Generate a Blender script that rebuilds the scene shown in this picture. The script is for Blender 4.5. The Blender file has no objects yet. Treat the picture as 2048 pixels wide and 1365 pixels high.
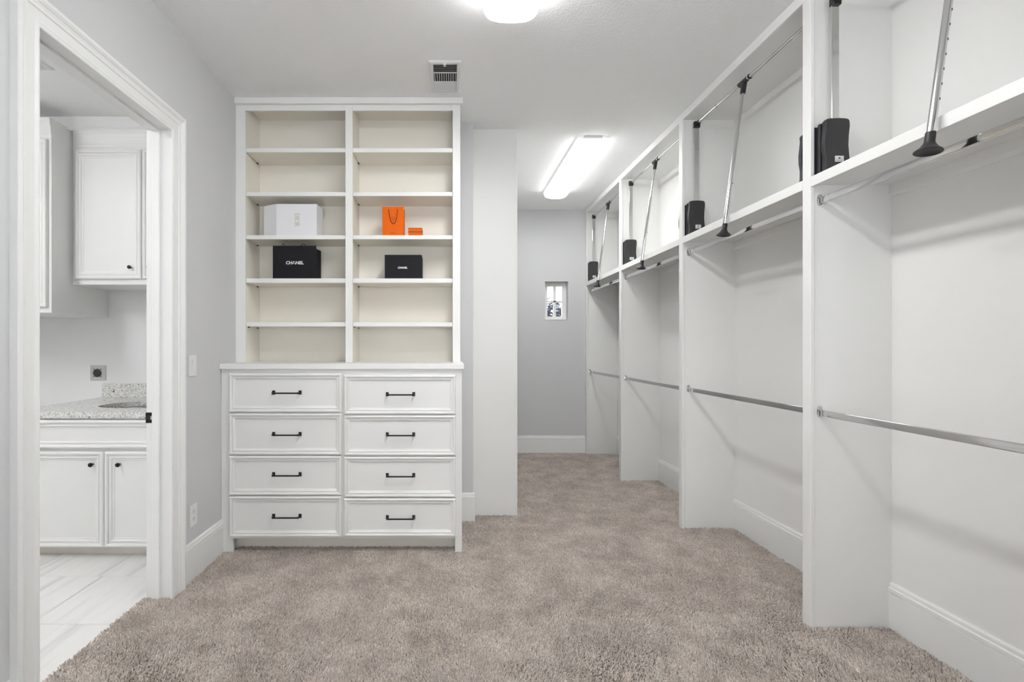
import bpy, math, random
import numpy as np
from mathutils import Vector, Matrix
random.seed(7); rng = np.random.default_rng(7)
scene = bpy.context.scene
C = scene.collection

# ------------------------------------------------------------------ camera
F_PX, X0, Y0, CAM_H = 935.0, 897.0, 694.0, 1.33
cam = bpy.data.cameras.new('camera'); camo = bpy.data.objects.new('camera', cam); C.objects.link(camo)
cam.sensor_fit = 'HORIZONTAL'; cam.sensor_width = 36.0
cam.lens = F_PX / 2048 * 36.0
cam.shift_x = (1024 - X0) / 2048
cam.shift_y = (Y0 - 682.5) / 2048
cam.clip_start = 0.02; cam.clip_end = 200
camo.location = (0, 0, CAM_H); camo.rotation_euler = (math.pi / 2, 0, 0)
scene.camera = camo
# ------------------------------------------------------------------ world / exposure
w = bpy.data.worlds.new('sky'); scene.world = w; w.use_nodes = True
nb = w.node_tree.nodes['Background']; nb.inputs[0].default_value = (0.95, 0.97, 1.0, 1); nb.inputs[1].default_value = 2.6
sun = bpy.data.lights.new('sun', 'SUN'); suno = bpy.data.objects.new('sun', sun); C.objects.link(suno)
sun.energy = 14.0; sun.angle = 0.009; sun.color = (1.0, 1.0, 1.0); suno.rotation_euler = (0, math.radians(48), 0)   # added to light the rear paving for fill; from +X, past both windows
vs = scene.view_settings
vs.view_transform = 'Standard'; vs.look = 'None'; vs.gamma = 1.0; vs.use_curve_mapping = False
vs.exposure = 0.86
LAMP = 18.5          # emission of the closet's ceiling fixtures
LAMP_LAUNDRY = 17.0
LAMP_CORRIDOR = 11.0

CEIL = 3.05
def PX(x, d): return (x - X0) * d / F_PX           # photo column -> metres at a known depth
def PZ(y, d): return CAM_H - (y - Y0) * d / F_PX   # photo row -> height at a known depth

# ------------------------------------------------------------------ materials
def new_mat(name):
    m = bpy.data.materials.new(name); m.use_nodes = True
    return m, m.node_tree, m.node_tree.nodes['Principled BSDF']
def mat(name, col, rough=0.5, metal=0.0, bump=0.0, bscale=200.0, var=0.0, vscale=3.0, spec=0.5, coat=0.0):
    m, nt, b = new_mat(name)
    b.inputs['Base Color'].default_value = (*col, 1); b.inputs['Roughness'].default_value = rough
    b.inputs['Metallic'].default_value = metal; b.inputs['Specular IOR Level'].default_value = spec
    b.inputs['Coat Weight'].default_value = coat
    tc = nt.nodes.new('ShaderNodeTexCoord')
    if bump:
        n = nt.nodes.new('ShaderNodeTexNoise'); n.inputs['Scale'].default_value = bscale; n.inputs['Detail'].default_value = 3
        bp = nt.nodes.new('ShaderNodeBump'); bp.inputs['Strength'].default_value = bump; bp.inputs['Distance'].default_value = 0.002
        nt.links.new(tc.outputs['Object'], n.inputs['Vector']); nt.links.new(n.outputs['Fac'], bp.inputs['Height'])
        nt.links.new(bp.outputs['Normal'], b.inputs['Normal'])
    if var:
        n = nt.nodes.new('ShaderNodeTexNoise'); n.inputs['Scale'].default_value = vscale; n.inputs['Detail'].default_value = 4
        mx = nt.nodes.new('ShaderNodeMix'); mx.data_type = 'RGBA'
        mx.inputs[6].default_value = (*[c * (1 - var) for c in col], 1); mx.inputs[7].default_value = (*[min(1, c * (1 + var)) for c in col], 1)
        nt.links.new(tc.outputs['Object'], n.inputs['Vector']); nt.links.new(n.outputs['Fac'], mx.inputs[0])
        nt.links.new(mx.outputs[2], b.inputs['Base Color'])
    return m
M = {}
M['wall'] = mat('grey_wall_paint', (0.66, 0.66, 0.665), 0.75, bump=0.25, bscale=160, spec=0.3)
M['laundry_wall'] = mat('laundry_wall_paint', (0.84, 0.84, 0.835), 0.75, bump=0.25, bscale=160, spec=0.3)
M['ceiling'] = mat('ceiling_paint', (0.93, 0.93, 0.925), 0.85, bump=1.0, bscale=75, spec=0.2)
M['trim'] = mat('white_trim_paint', (0.87, 0.87, 0.855), 0.38, bump=0.04, bscale=60)
M['built'] = mat('white_cabinet_paint', (0.87, 0.865, 0.845), 0.42, bump=0.05, bscale=90)
M['shade_cream'] = mat('shade_tinted_paint', (0.88, 0.84, 0.76), 0.5, bump=0.05, bscale=90)  # white paint warmed: yellowish shade of the recesses put into its colour
M['chrome'] = mat('chrome', (0.66, 0.66, 0.66), 0.09, 1.0)
M['steel'] = mat('brushed_steel', (0.6, 0.6, 0.6), 0.3, 1.0)
M['black_plastic'] = mat('black_plastic', (0.018, 0.018, 0.02), 0.42, bump=0.1, bscale=900)
M['grey_plastic'] = mat('charcoal_plastic', (0.028, 0.028, 0.031), 0.5, bump=0.25, bscale=1200)
M['bronze'] = mat('dark_bronze', (0.03, 0.027, 0.025), 0.32, 0.8)
M['plate'] = mat('white_plastic', (0.82, 0.82, 0.81), 0.3)
M['slot'] = mat('dark_slot', (0.01, 0.01, 0.01), 0.6)
M['vent'] = mat('vent_enamel', (0.78, 0.78, 0.77), 0.4)
M['duct'] = mat('duct_dark', (0.03, 0.028, 0.025), 0.8)
M['white_box'] = mat('white_card', (0.82, 0.82, 0.84), 0.5)
M['gold'] = mat('pale_gold_foil', (0.62, 0.55, 0.42), 0.35, 0.7)
M['black_card'] = mat('black_card', (0.012, 0.011, 0.014), 0.7, bump=0.08, bscale=600, spec=0.25)
M['white_ink'] = mat('white_ink', (0.85, 0.85, 0.85), 0.5)
M['black_cord'] = mat('black_cord', (0.01, 0.009, 0.009), 0.7)
M['orange'] = mat('orange_card', (0.80, 0.135, 0.004), 0.65, bump=0.06, bscale=500, spec=0.2)
M['brown_ink'] = mat('brown_ink', (0.16, 0.035, 0.015), 0.6)
M['cord_red'] = mat('dark_red_cord', (0.10, 0.012, 0.012), 0.7)
M['label'] = mat('silver_label', (0.72, 0.72, 0.72), 0.35, 0.2)
M['lawn'] = mat('lawn', (0.10, 0.15, 0.05), 0.9, var=0.3)
M['leaf'] = mat('leaf', (0.055, 0.06, 0.085), 0.7, var=0.3)
M['bark'] = mat('bark', (0.12, 0.09, 0.08), 0.9, bump=0.4, bscale=30)
M['roof'] = mat('pale_roof', (0.55, 0.56, 0.6), 0.8)

def emit_mat(name, col, s, flank=0.07):
    m = bpy.data.materials.new(name); m.use_nodes = True; nt = m.node_tree; nt.nodes.clear()
    o = nt.nodes.new('ShaderNodeOutputMaterial'); e = nt.nodes.new('ShaderNodeEmission')
    e.inputs[0].default_value = (*col, 1); e.inputs[1].default_value = s
    # the tubes sit above the lens: its flanks glow less than its underside
    ge = nt.nodes.new('ShaderNodeNewGeometry'); sp = nt.nodes.new('ShaderNodeSeparateXYZ'); mr = nt.nodes.new('ShaderNodeMapRange')
    nt.links.new(ge.outputs['Normal'], sp.inputs[0]); nt.links.new(sp.outputs['Z'], mr.inputs['Value'])
    mr.inputs['From Min'].default_value = -0.9; mr.inputs['From Max'].default_value = 0.1; mr.inputs['To Min'].default_value = s; mr.inputs['To Max'].default_value = s * flank
    nt.links.new(mr.outputs[0], e.inputs[1])
    nt.links.new(e.outputs[0], o.inputs[0]); return m
M['lamp'] = emit_mat('lit_diffuser', (0.975, 0.985, 0.985), LAMP)
M['lamp_corridor'] = emit_mat('lit_diffuser_corridor', (0.975, 0.985, 0.985), LAMP_CORRIDOR, 0.045)
M['lamp2'] = emit_mat('lit_diffuser_laundry', (0.985, 0.99, 1.0), LAMP_LAUNDRY, 1.0)

def glass_mat():
    m = bpy.data.materials.new('window_glass'); m.use_nodes = True; nt = m.node_tree; nt.nodes.clear()
    o = nt.nodes.new('ShaderNodeOutputMaterial'); t = nt.nodes.new('ShaderNodeBsdfTransparent'); g = nt.nodes.new('ShaderNodeBsdfGlossy')
    g.inputs['Roughness'].default_value = 0.02; mx = nt.nodes.new('ShaderNodeMixShader'); fr = nt.nodes.new('ShaderNodeFresnel'); fr.inputs[0].default_value = 1.45
    nt.links.new(fr.outputs[0], mx.inputs[0]); nt.links.new(t.outputs[0], mx.inputs[1]); nt.links.new(g.outputs[0], mx.inputs[2]); nt.links.new(mx.outputs[0], o.inputs[0])
    return m
M['glass'] = glass_mat()

def granite_mat():
    m, nt, b = new_mat('speckled_granite'); b.inputs['Roughness'].default_value = 0.15
    tc = nt.nodes.new('ShaderNodeTexCoord')
    def noise(s, d=2): n = nt.nodes.new('ShaderNodeTexNoise'); n.inputs['Scale'].default_value = s; n.inputs['Detail'].default_value = d; nt.links.new(tc.outputs['Object'], n.inputs['Vector']); return n
    def ramp(n, a, bb, c0, c1):
        r = nt.nodes.new('ShaderNodeValToRGB'); r.color_ramp.elements[0].position = a; r.color_ramp.elements[1].position = bb
        r.color_ramp.elements[0].color = c0; r.color_ramp.elements[1].color = c1; nt.links.new(n.outputs['Fac'], r.inputs[0]); return r
    base = ramp(noise(90, 3), 0.38, 0.56, (0.52, 0.50, 0.46, 1), (0.82, 0.82, 0.79, 1))
    spk = ramp(noise(240, 1), 0.67, 0.71, (1, 1, 1, 1), (0.06, 0.06, 0.06, 1))
    clump = ramp(noise(40, 2), 0.655, 0.70, (1, 1, 1, 1), (0.18, 0.17, 0.18, 1))
    m1 = nt.nodes.new('ShaderNodeMix'); m1.data_type = 'RGBA'; m1.blend_type = 'MULTIPLY'; m1.inputs[0].default_value = 1
    m2 = nt.nodes.new('ShaderNodeMix'); m2.data_type = 'RGBA'; m2.blend_type = 'MULTIPLY'; m2.inputs[0].default_value = 1
    nt.links.new(base.outputs[0], m1.inputs[6]); nt.links.new(spk.outputs[0], m1.inputs[7])
    nt.links.new(m1.outputs[2], m2.inputs[6]); nt.links.new(clump.outputs[0], m2.inputs[7]); nt.links.new(m2.outputs[2], b.inputs['Base Color'])
    return m
M['granite'] = granite_mat()

def tile_mat():
    m, nt, b = new_mat('streaked_marble_tile'); b.inputs['Roughness'].default_value = 0.3
    tc = nt.nodes.new('ShaderNodeTexCoord'); mp = nt.nodes.new('ShaderNodeMapping')
    mp.inputs['Scale'].default_value = (14, 0.9, 1); mp.inputs['Rotation'].default_value = (0, 0, 0.12)
    oi = nt.nodes.new('ShaderNodeObjectInfo'); ad = nt.nodes.new('ShaderNodeVectorMath'); ad.operation = 'MULTIPLY_ADD'
    ad.inputs[1].default_value = (1, 1, 1)
    nt.links.new(tc.outputs['Object'], ad.inputs[0])
    cmb = nt.nodes.new('ShaderNodeCombineXYZ'); ml = nt.nodes.new('ShaderNodeMath'); ml.operation = 'MULTIPLY'; ml.inputs[1].default_value = 30
    nt.links.new(oi.outputs['Random'], ml.inputs[0]); nt.links.new(ml.outputs[0], cmb.inputs[2]); nt.links.new(cmb.outputs[0], ad.inputs[2])
    nt.links.new(ad.outputs[0], mp.inputs[0])
    n = nt.nodes.new('ShaderNodeTexNoise'); n.inputs['Scale'].default_value = 1.6; n.inputs['Detail'].default_value = 7; n.inputs['Roughness'].default_value = 0.62
    nt.links.new(mp.outputs[0], n.inputs['Vector'])
    r = nt.nodes.new('ShaderNodeValToRGB'); e = r.color_ramp.elements
    e[0].position = 0.30; e[0].color = (0.58, 0.57, 0.56, 1); e[1].position = 0.52; e[1].color = (0.80, 0.79, 0.775, 1)
    x = e.new(0.40); x.color = (0.72, 0.71, 0.70, 1)
    nt.links.new(n.outputs['Fac'], r.inputs[0]); nt.links.new(r.outputs[0], b.inputs['Base Color'])
    return m
M['tile'] = tile_mat()
M['grout'] = mat('grout', (0.42, 0.41, 0.40), 0.9)

def carpet_mat(name, k):
    m, nt, b = new_mat(name); b.inputs['Roughness'].default_value = 1.0; b.inputs['Specular IOR Level'].default_value = 0.08
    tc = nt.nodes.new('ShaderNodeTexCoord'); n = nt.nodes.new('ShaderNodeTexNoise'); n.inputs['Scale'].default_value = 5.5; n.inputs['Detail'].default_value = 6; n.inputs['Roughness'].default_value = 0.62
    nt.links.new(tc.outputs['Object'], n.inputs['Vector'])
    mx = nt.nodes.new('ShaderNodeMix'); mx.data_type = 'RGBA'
    mx.inputs[6].default_value = (0.49 * k, 0.428 * k, 0.382 * k, 1); mx.inputs[7].default_value = (0.685 * k, 0.608 * k, 0.55 * k, 1)  # blotches put the shading of the leaning pile into the colour
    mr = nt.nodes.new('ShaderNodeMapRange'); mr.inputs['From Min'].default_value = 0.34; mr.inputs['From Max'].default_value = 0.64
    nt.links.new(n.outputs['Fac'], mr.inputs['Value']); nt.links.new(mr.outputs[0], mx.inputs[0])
    at = nt.nodes.new('ShaderNodeAttribute'); at.attribute_name = 'tint'
    mu = nt.nodes.new('ShaderNodeMix'); mu.data_type = 'RGBA'; mu.blend_type = 'MULTIPLY'
    mu.inputs[0].default_value = 1.0 if name == 'carpet_yarn' else 0.0
    nt.links.new(mx.outputs[2], mu.inputs[6]); nt.links.new(at.outputs['Color'], mu.inputs[7]); nt.links.new(mu.outputs[2], b.inputs['Base Color'])
    return m
M['carpet'] = carpet_mat('carpet_backing', 0.4)  # darkened: shade in the gaps between tufts is put into its colour
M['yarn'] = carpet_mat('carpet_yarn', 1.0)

# ------------------------------------------------------------------ mesh helpers
class MB:
    def __init__(s): s.v = []; s.f = []
    def add(s, vs_, fs): n = len(s.v); s.v += [tuple(p) for p in vs_]; s.f += [tuple(i + n for i in f) for f in fs]; return s
    def box(s, x0, x1, y0, y1, z0, z1):
        return s.add([(x0, y0, z0), (x1, y0, z0), (x1, y1, z0), (x0, y1, z0), (x0, y0, z1), (x1, y0, z1), (x1, y1, z1), (x0, y1, z1)],
                     [(3, 2, 1, 0), (4, 5, 6, 7), (0, 1, 5, 4), (1, 2, 6, 5), (2, 3, 7, 6), (3, 0, 4, 7)])
    def prism(s, pts, axis, a, b):
        """extrude a 2D polygon along an axis; pts are the other two coordinates in xyz order"""
        def mk(p, t): return {'x': (t, p[0], p[1]), 'y': (p[0], t, p[1]), 'z': (p[0], p[1], t)}[axis]
        n = len(pts); v = [mk(p, a) for p in pts] + [mk(p, b) for p in pts]
        f = [tuple(range(n))[::-1], tuple(range(n, 2 * n))] + [(i, (i + 1) % n, n + (i + 1) % n, n + i) for i in range(n)]
        return s.add(v, f)
    def tube(s, path, r, n=12, cap=True):
        path = [Vector(p) for p in path]; rings = []
        up = Vector((0, 0, 1))
        for i, p in enumerate(path):
            t = (path[min(i + 1, len(path) - 1)] - path[max(i - 1, 0)]).normalized()
            a = up if abs(t.dot(up)) < 0.95 else Vector((1, 0, 0))
            u = t.cross(a).normalized(); v = t.cross(u).normalized()
            rr = r[i] if isinstance(r, (list, tuple)) else r
            rings.append([p + u * rr * math.cos(2 * math.pi * k / n) + v * rr * math.sin(2 * math.pi * k / n) for k in range(n)])
        vv = [q for ring in rings for q in ring]; f = []
        for i in range(len(rings) - 1):
            for k in range(n): f.append((i * n + k, i * n + (k + 1) % n, (i + 1) * n + (k + 1) % n, (i + 1) * n + k))
        if cap: f += [tuple(range(n))[::-1], tuple(range((len(rings) - 1) * n, len(rings) * n))]
        return s.add(vv, f)
    def lathe(s, prof, origin, axis, n=24):
        """prof = [(radius, distance along axis)]"""
        o = Vector(origin); t = Vector(axis).normalized(); a = Vector((0, 0, 1)) if abs(t.z) < 0.9 else Vector((1, 0, 0))
        u = t.cross(a).normalized(); v = t.cross(u).normalized(); vv = []; f = []
        for r, d in prof:
            for k in range(n): vv.append(o + t * d + u * r * math.cos(2 * math.pi * k / n) + v * r * math.sin(2 * math.pi * k / n))
        for i in range(len(prof) - 1):
            for k in range(n): f.append((i * n + k, i * n + (k + 1) % n, (i + 1) * n + (k + 1) % n, (i + 1) * n + k))
        f += [tuple(range(n))[::-1], tuple(range((len(prof) - 1) * n, len(prof) * n))]
        return s.add(vv, f)
    def rings(s, x0, x1, z0, z1, yb, prof):
        """moulded rectangular front facing -Y: prof = [(inset, proud)], mitred corners, last ring is filled"""
        vv = []; f = []
        for ins, pr in prof:
            vv += [(x0 + ins, yb - pr, z0 + ins), (x1 - ins, yb - pr, z0 + ins), (x1 - ins, yb - pr, z1 - ins), (x0 + ins, yb - pr, z1 - ins)]
        for i in range(len(prof) - 1):
            for k in range(4): f.append((i * 4 + k, i * 4 + (k + 1) % 4, (i + 1) * 4 + (k + 1) % 4, (i + 1) * 4 + k))
        n = len(prof) * 4; f.append((n - 4, n - 3, n - 2, n - 1)); f.append((3, 2, 1, 0))
        return s.add(vv, f)
    def build(s, name, m, parent=None, smooth=False, bevel=0.0, seg=2):
        me = bpy.data.meshes.new(name); me.from_pydata(s.v, [], s.f); me.update()
        o = bpy.data.objects.new(name, me); C.objects.link(o); me.materials.append(m)
        import bmesh
        bm = bmesh.new(); bm.from_mesh(me); bmesh.ops.recalc_face_normals(bm, faces=bm.faces); bm.to_mesh(me); bm.free()
        if parent is not None:
            o.parent = parent; o.matrix_parent_inverse = Matrix.Translation(-parent.location)
        if smooth:
            for p in me.polygons: p.use_smooth = True
            try: me.set_sharp_from_angle(angle=math.radians(40))
            except Exception: pass
        if bevel:
            b = o.modifiers.new('bevel', 'BEVEL'); b.width = bevel; b.segments = seg; b.limit_method = 'ANGLE'; b.angle_limit = math.radians(40); b.harden_normals = False
        return o
def box(name, m, parent, x0, x1, y0, y1, z0, z1, bevel=0.0): return MB().box(x0, x1, y0, y1, z0, z1).build(name, m, parent, bevel=bevel)
def tag(o, label=None, cat=None, group=None, kind=None):
    if label: o['label'] = label
    if cat: o['category'] = cat
    if group: o['group'] = group
    if kind: o['kind'] = kind
    return o
def thing(name, loc, label, cat, group=None):
    o = bpy.data.objects.new(name, None); C.objects.link(o); o.location = loc; o.empty_display_size = 0.1
    return tag(o, label, cat, group)
def struct_root(name, loc=(0, 0, 0)):
    o = bpy.data.objects.new(name, None); C.objects.link(o); o.location = loc; o['kind'] = 'structure'; return o
def struct(name, mb, m, label=None, bevel=0.0):
    o = mb.build(name, m, bevel=bevel); o['kind'] = 'structure'
    if label: o['label'] = label
    return o

# ------------------------------------------------------------------ main dimensions (metres)
XL, XLB = -1.475, -1.60          # left wall: closet face, laundry face
XR = 2.105                       # right wall behind the bays
XF = 1.715                       # front of the right built-in's face frame
YB = 5.87                        # window wall
YC = 3.58                        # wall behind the drawer cabinet
YREAR = -1.6
PILE = 0.012                     # carpet backing lies this far below the pile tips
DY0, DY1, DZ = 1.675, 2.473, 2.475   # doorway opening
LAB = 3.85                       # laundry back wall
TILEZ = -0.010

# ------------------------------------------------------------------ structure
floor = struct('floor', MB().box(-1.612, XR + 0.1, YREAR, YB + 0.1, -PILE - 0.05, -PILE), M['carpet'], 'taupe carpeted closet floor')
struct('ceiling', MB().box(-4.2, XR + 0.15, YREAR - 0.1, YB + 0.25, CEIL, CEIL + 0.08), M['ceiling'], 'textured white ceiling')
mb = MB(); mb.box(XLB, XL, YREAR, DY0 - 0.02, -PILE, CEIL); mb.box(XLB, XL, DY1 + 0.02, LAB + 0.05, -PILE, CEIL); mb.box(XLB, XL, DY0 - 0.02, DY1 + 0.02, DZ + 0.02, CEIL)
struct('wall_left', mb, M['wall'], 'pale grey wall with the laundry doorway')
struct('wall_center', MB().box(XL, 0.188, YC, YC + 0.12, -PILE, CEIL), M['wall'], 'pale grey wall behind the drawer cabinet')
struct('wall_corridor', MB().box(0.04, 0.14, YC + 0.12, YB, -PILE, CEIL), M['wall'])
struct('wall_right', MB().box(XR, XR + 0.1, YREAR, YB + 0.1, -PILE, CEIL), M['built'], 'off-white wall at the back of the hanging bays')
RX0, RX1, RZA, RZB = -0.8, 1.5, 0.6, 2.5
mb = MB(); mb.box(XLB, RX0, YREAR - 0.1, YREAR, -PILE, CEIL); mb.box(RX1, XR + 0.1, YREAR - 0.1, YREAR, -PILE, CEIL); mb.box(RX0, RX1, YREAR - 0.1, YREAR, -PILE, RZA); mb.box(RX0, RX1, YREAR - 0.1, YREAR, RZB, CEIL)
struct('wall_rear', mb, M['wall'])
rw = struct_root('fill_window', (0.25, YREAR - 0.05, RZA)); rw['label'] = 'added unseen window behind the camera giving daylight fill'  # window added behind the camera as a source of fill light
nn = 3; ww = (RX1 - RX0) / nn
for i_ in range(nn + 1): box('mullion', M['trim'], rw, max(RX0, RX0 + i_ * ww - 0.03), min(RX1, RX0 + i_ * ww + 0.03), YREAR - 0.08, YREAR - 0.03, RZA, RZB)
box('sash_rail', M['trim'], rw, RX0, RX1, YREAR - 0.085, YREAR - 0.025, RZA, RZA + 0.05); box('sash_rail', M['trim'], rw, RX0, RX1, YREAR - 0.085, YREAR - 0.025, RZB - 0.05, RZB)
for i_ in range(nn): box('pane', M['glass'], rw, RX0 + i_ * ww + 0.03, RX0 + (i_ + 1) * ww - 0.03, YREAR - 0.058, YREAR - 0.054, RZA + 0.05, RZB - 0.05)
struct('bounce_paving', MB().box(-15, 15, -25, YREAR - 0.4, -0.5, -0.3), mat('pale_paving', (0.60, 0.61, 0.625), 0.9, var=0.1), 'added unseen paving bouncing daylight in through the fill window')  # added reflector: pale ground that throws light up to the ceiling
# window wall with its opening
WX0, WX1, WZ0, WZ1 = 1.213, 1.503, 1.671, 2.151
WT = YB + 0.16
mb = MB(); mb.box(0.04, WX0, YB, WT, -PILE, CEIL); mb.box(WX1, XR + 0.1, YB, WT, -PILE, CEIL)
mb.box(WX0, WX1, YB, WT, -PILE, WZ0); mb.box(WX0, WX1, YB, WT, WZ1, CEIL)
struct('wall_far', mb, M['wall'], 'pale grey end wall around the small window')
# laundry shell
struct('wall_laundry_back', MB().box(-4.1, XLB, LAB, LAB + 0.1, -0.06, CEIL), M['laundry_wall'], 'grey laundry wall above the speckled counter')
struct('wall_laundry_left', MB().box(-4.2, -4.1, 0.2, LAB, -0.06, CEIL), M['laundry_wall'])
struct('wall_laundry_front', MB().box(-4.1, XLB, 0.2, 0.3, -0.06, CEIL), M['laundry_wall'])

# laundry floor: grout bed and single tiles
lf = struct_root('floor_laundry', (-2.6, 2.2, TILEZ - 0.02)); lf['label'] = 'pale streaked marble tile laundry floor'
box('grout_bed', M['grout'], lf, -4.1, -1.612, 0.3, LAB, -0.06, TILEZ - 0.0025)
row = 0.47; ln = 0.94; g = 0.0015; k = 0
y = 2.2577 - 5 * row; r_i = 0
while y < LAB:
    off = (ln / 2 if r_i % 2 else 0.0) + 0.231
    xx = -4.6 + off
    while xx < -1.612:
        a, b_ = max(xx + g, -4.1), min(xx + ln - g, -1.614); c, d = max(y + g, 0.3), min(y + row - g, LAB)
        if b_ - a > 0.02 and d - c > 0.02:
            t = MB().box(a - (a + b_) / 2, b_ - (a + b_) / 2, c - (c + d) / 2, d - (c + d) / 2, -0.010, 0).build('tile', M['tile'], None, bevel=0.0008, seg=1)
            t.location = ((a + b_) / 2, (c + d) / 2, TILEZ); t.parent = lf; t.matrix_parent_inverse = Matrix.Translation(-lf.location)
        xx += ln
    y += row; r_i += 1

# ------------------------------------------------------------------ baseboards
BBP = [(0, 0), (0.015, 0), (0.015, 0.163), (0.0125, 0.1645), (0.0125, 0.166), (0.0155, 0.168), (0.0155, 0.186), (0.012, 0.190), (0.0085, 0.191), (0.0095, 0.194), (0.009, 0.205), (0.005, 0.212), (0, 0.212)]
def baseboard(name, p0, p1, nrm, label=None):
    p0 = Vector((*p0, 0)); p1 = Vector((*p1, 0)); n = Vector((*nrm, 0)); vv = []; m_ = len(BBP)
    for p in (p0, p1):
        for t, z in BBP: vv.append(p + n * t + Vector((0, 0, z - PILE if z == 0 else z)))
    f = [tuple(range(m_)), tuple(range(m_, 2 * m_))[::-1]] + [(i, (i + 1) % m_, m_ + (i + 1) % m_, m_ + i) for i in range(m_)]
    o = MB().add(vv, f).build(name, M['trim']); o['kind'] = 'structure'
    if label: o['label'] = label
    return o
CAS = 0.105
baseboard('baseboard_left', (XL, DY1 + CAS), (XL, 3.033), (1, 0), 'tall white baseboard between doorway and drawer cabinet')
baseboard('baseboard_left_near', (XL, YREAR), (XL, DY0 - CAS), (1, 0))
baseboard('baseboard_center', (0.087, YC), (0.203, YC), (0, -1), 'short white baseboard between cabinet and corridor panel')
baseboard('baseboard_center_return', (0.188, YC), (0.188, YC + 0.10), (1, 0))
baseboard('baseboard_far', (0.543, YB), (XF, YB), (0, -1), 'tall white baseboard under the small window')

# ------------------------------------------------------------------ doorway
door = struct_root('door_1', (XL, (DY0 + DY1) / 2, 0)); door['label'] = 'white cased doorway into the laundry room'
def casing_piece(name, pts_fn):
    prof = [(0, 0), (0, 0.011), (0.004, 0.014), (0.010, 0.0145), (0.013, 0.0125), (0.016, 0.0145), (0.020, 0.0125), (0.024, 0.012), (0.056, 0.0135), (0.058, 0.018), (0.063, 0.0185), (0.070, 0.0175), (0.079, 0.0215), (0.083, 0.027), (0.086, 0.0275), (0.088, 0.0305), (0.103, 0.0305), (CAS, 0.028), (CAS, 0)]
    ends = pts_fn; vv = []; n = len(prof)
    for e in (0, 1):
        for u, t in prof: vv.append(ends(u, t, e))
    f = [tuple(range(n)), tuple(range(n, 2 * n))[::-1]] + [(i, (i + 1) % n, n + (i + 1) % n, n + i) for i in range(n)]
    return MB().add(vv, f).build(name, M['trim'], door)
casing_piece('casing', lambda u, t, e: (XL + t, DY1 + u, -PILE if e == 0 else DZ + u))
casing_piece('casing', lambda u, t, e: (XL + t, DY0 - u, -PILE if e == 0 else DZ + u))
casing_piece('head_casing', lambda u, t, e: (XL + t, (DY0 - u) if e == 0 else (DY1 + u), DZ + u))
r_ = 0.005; jt = 0.02
box('jamb', M['trim'], door, XLB - 0.001, XL - 0.0005, DY1 + r_, DY1 + r_ + 0.015, -PILE, DZ + r_, 0.001)
box('jamb', M['trim'], door, XLB - 0.001, XL - 0.0005, DY0 - r_ - 0.015, DY0 - r_, -PILE, DZ + r_, 0.001)
box('head_jamb', M['trim'], door, XLB - 0.001, XL - 0.0005, DY0 - r_ - 0.015, DY1 + r_ + 0.015, DZ + r_, DZ + r_ + 0.015, 0.001)
sx0, sx1, sp = -1.566, -1.528, 0.012
box('stop', M['trim'], door, sx0, sx1, DY1 + r_ - sp, DY1 + r_, -PILE, DZ + r_, 0.002)
box('stop', M['trim'], door, sx0, sx1, DY0 - r_, DY0 - r_ + sp, -PILE, DZ + r_, 0.002)
box('head_stop', M['trim'], door, sx0, sx1, DY0 - r_ + sp, DY1 + r_ - sp, DZ + r_ - sp, DZ + r_, 0.002)
# strike plate on the far jamb
sz = PZ(836, 2.478)
mb = MB().box(XLB - 0.004, sx0 + 0.0005, DY1 + r_ - 0.003, DY1 + r_, sz - 0.028, sz + 0.028)
sk = mb.build('strike_plate', M['bronze'], door, bevel=0.0012); sk['label'] = 'dark bronze strike plate'
o = MB().lathe([(0.0105, 0), (0.0105, 0.001)], (sx0 - 0.012, DY1 + r_ - 0.0035, sz), (0, 1, 0), 16).build('latch_hole', M['steel'], sk)
MB().box(XLB + 0.004, sx0 - 0.012, DY1 + r_ - 0.0045, DY1 + r_ - 0.003, sz - 0.011, sz + 0.011).build('latch_slot', M['slot'], sk)

# ------------------------------------------------------------------ window
win = struct_root('window_1', ((WX0 + WX1) / 2, YB + 0.1, WZ0)); win['label'] = 'small white four-pane window in the end wall'
fy0, fy1 = YB + 0.095, YB + 0.14
mb = MB(); 
px0, px1, pz0, pz1 = 1.262, 1.450, 1.716, 2.10
mb.box(WX0, px0, fy0, fy1, WZ0, WZ1); mb.box(px1, WX1, fy0, fy1, WZ0, WZ1); mb.box(px0, px1, fy0, fy1, WZ0, pz0); mb.box(px0, px1, fy0, fy1, pz1, WZ1)
mb.build('frame', M['trim'], win, bevel=0.003)
mb = MB(); s0 = 0.014
mb.box(px1 + 0.006, px1 + 0.012, fy0 - 0.012, fy0, WZ0 + 0.02, WZ1 - 0.02); mb.box(px0 - 0.030, px1 + 0.012, fy0 - 0.012, fy0, WZ1 - 0.026, WZ1 - 0.020)
mb.build('sash_bead', M['trim'], win)
mxm, mzm = (1.343 + 1.371) / 2, (1.919 + 1.895) / 2
MB().box(mxm - 0.017, mxm + 0.017, fy0 + 0.012, fy1 - 0.008, pz0, pz1).build('muntin', M['trim'], win, bevel=0.003)
MB().box(px0, px1, fy0 + 0.012, fy1 - 0.008, mzm - 0.013, mzm + 0.013).build('muntin', M['trim'], win, bevel=0.003)
for a, b_ in ((px0, mxm - 0.017), (mxm + 0.017, px1)):
    for c, d in ((pz0, mzm - 0.013), (mzm + 0.013, pz1)):
        MB().box(a, b_, fy0 + 0.022, fy0 + 0.025, c, d).build('pane', M['glass'], win)
MB().box(WX0, WX1, YB - 0.006, fy0, WZ0 - 0.002, WZ0 + 0.004).build('sill', M['trim'], win, bevel=0.002)
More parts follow.
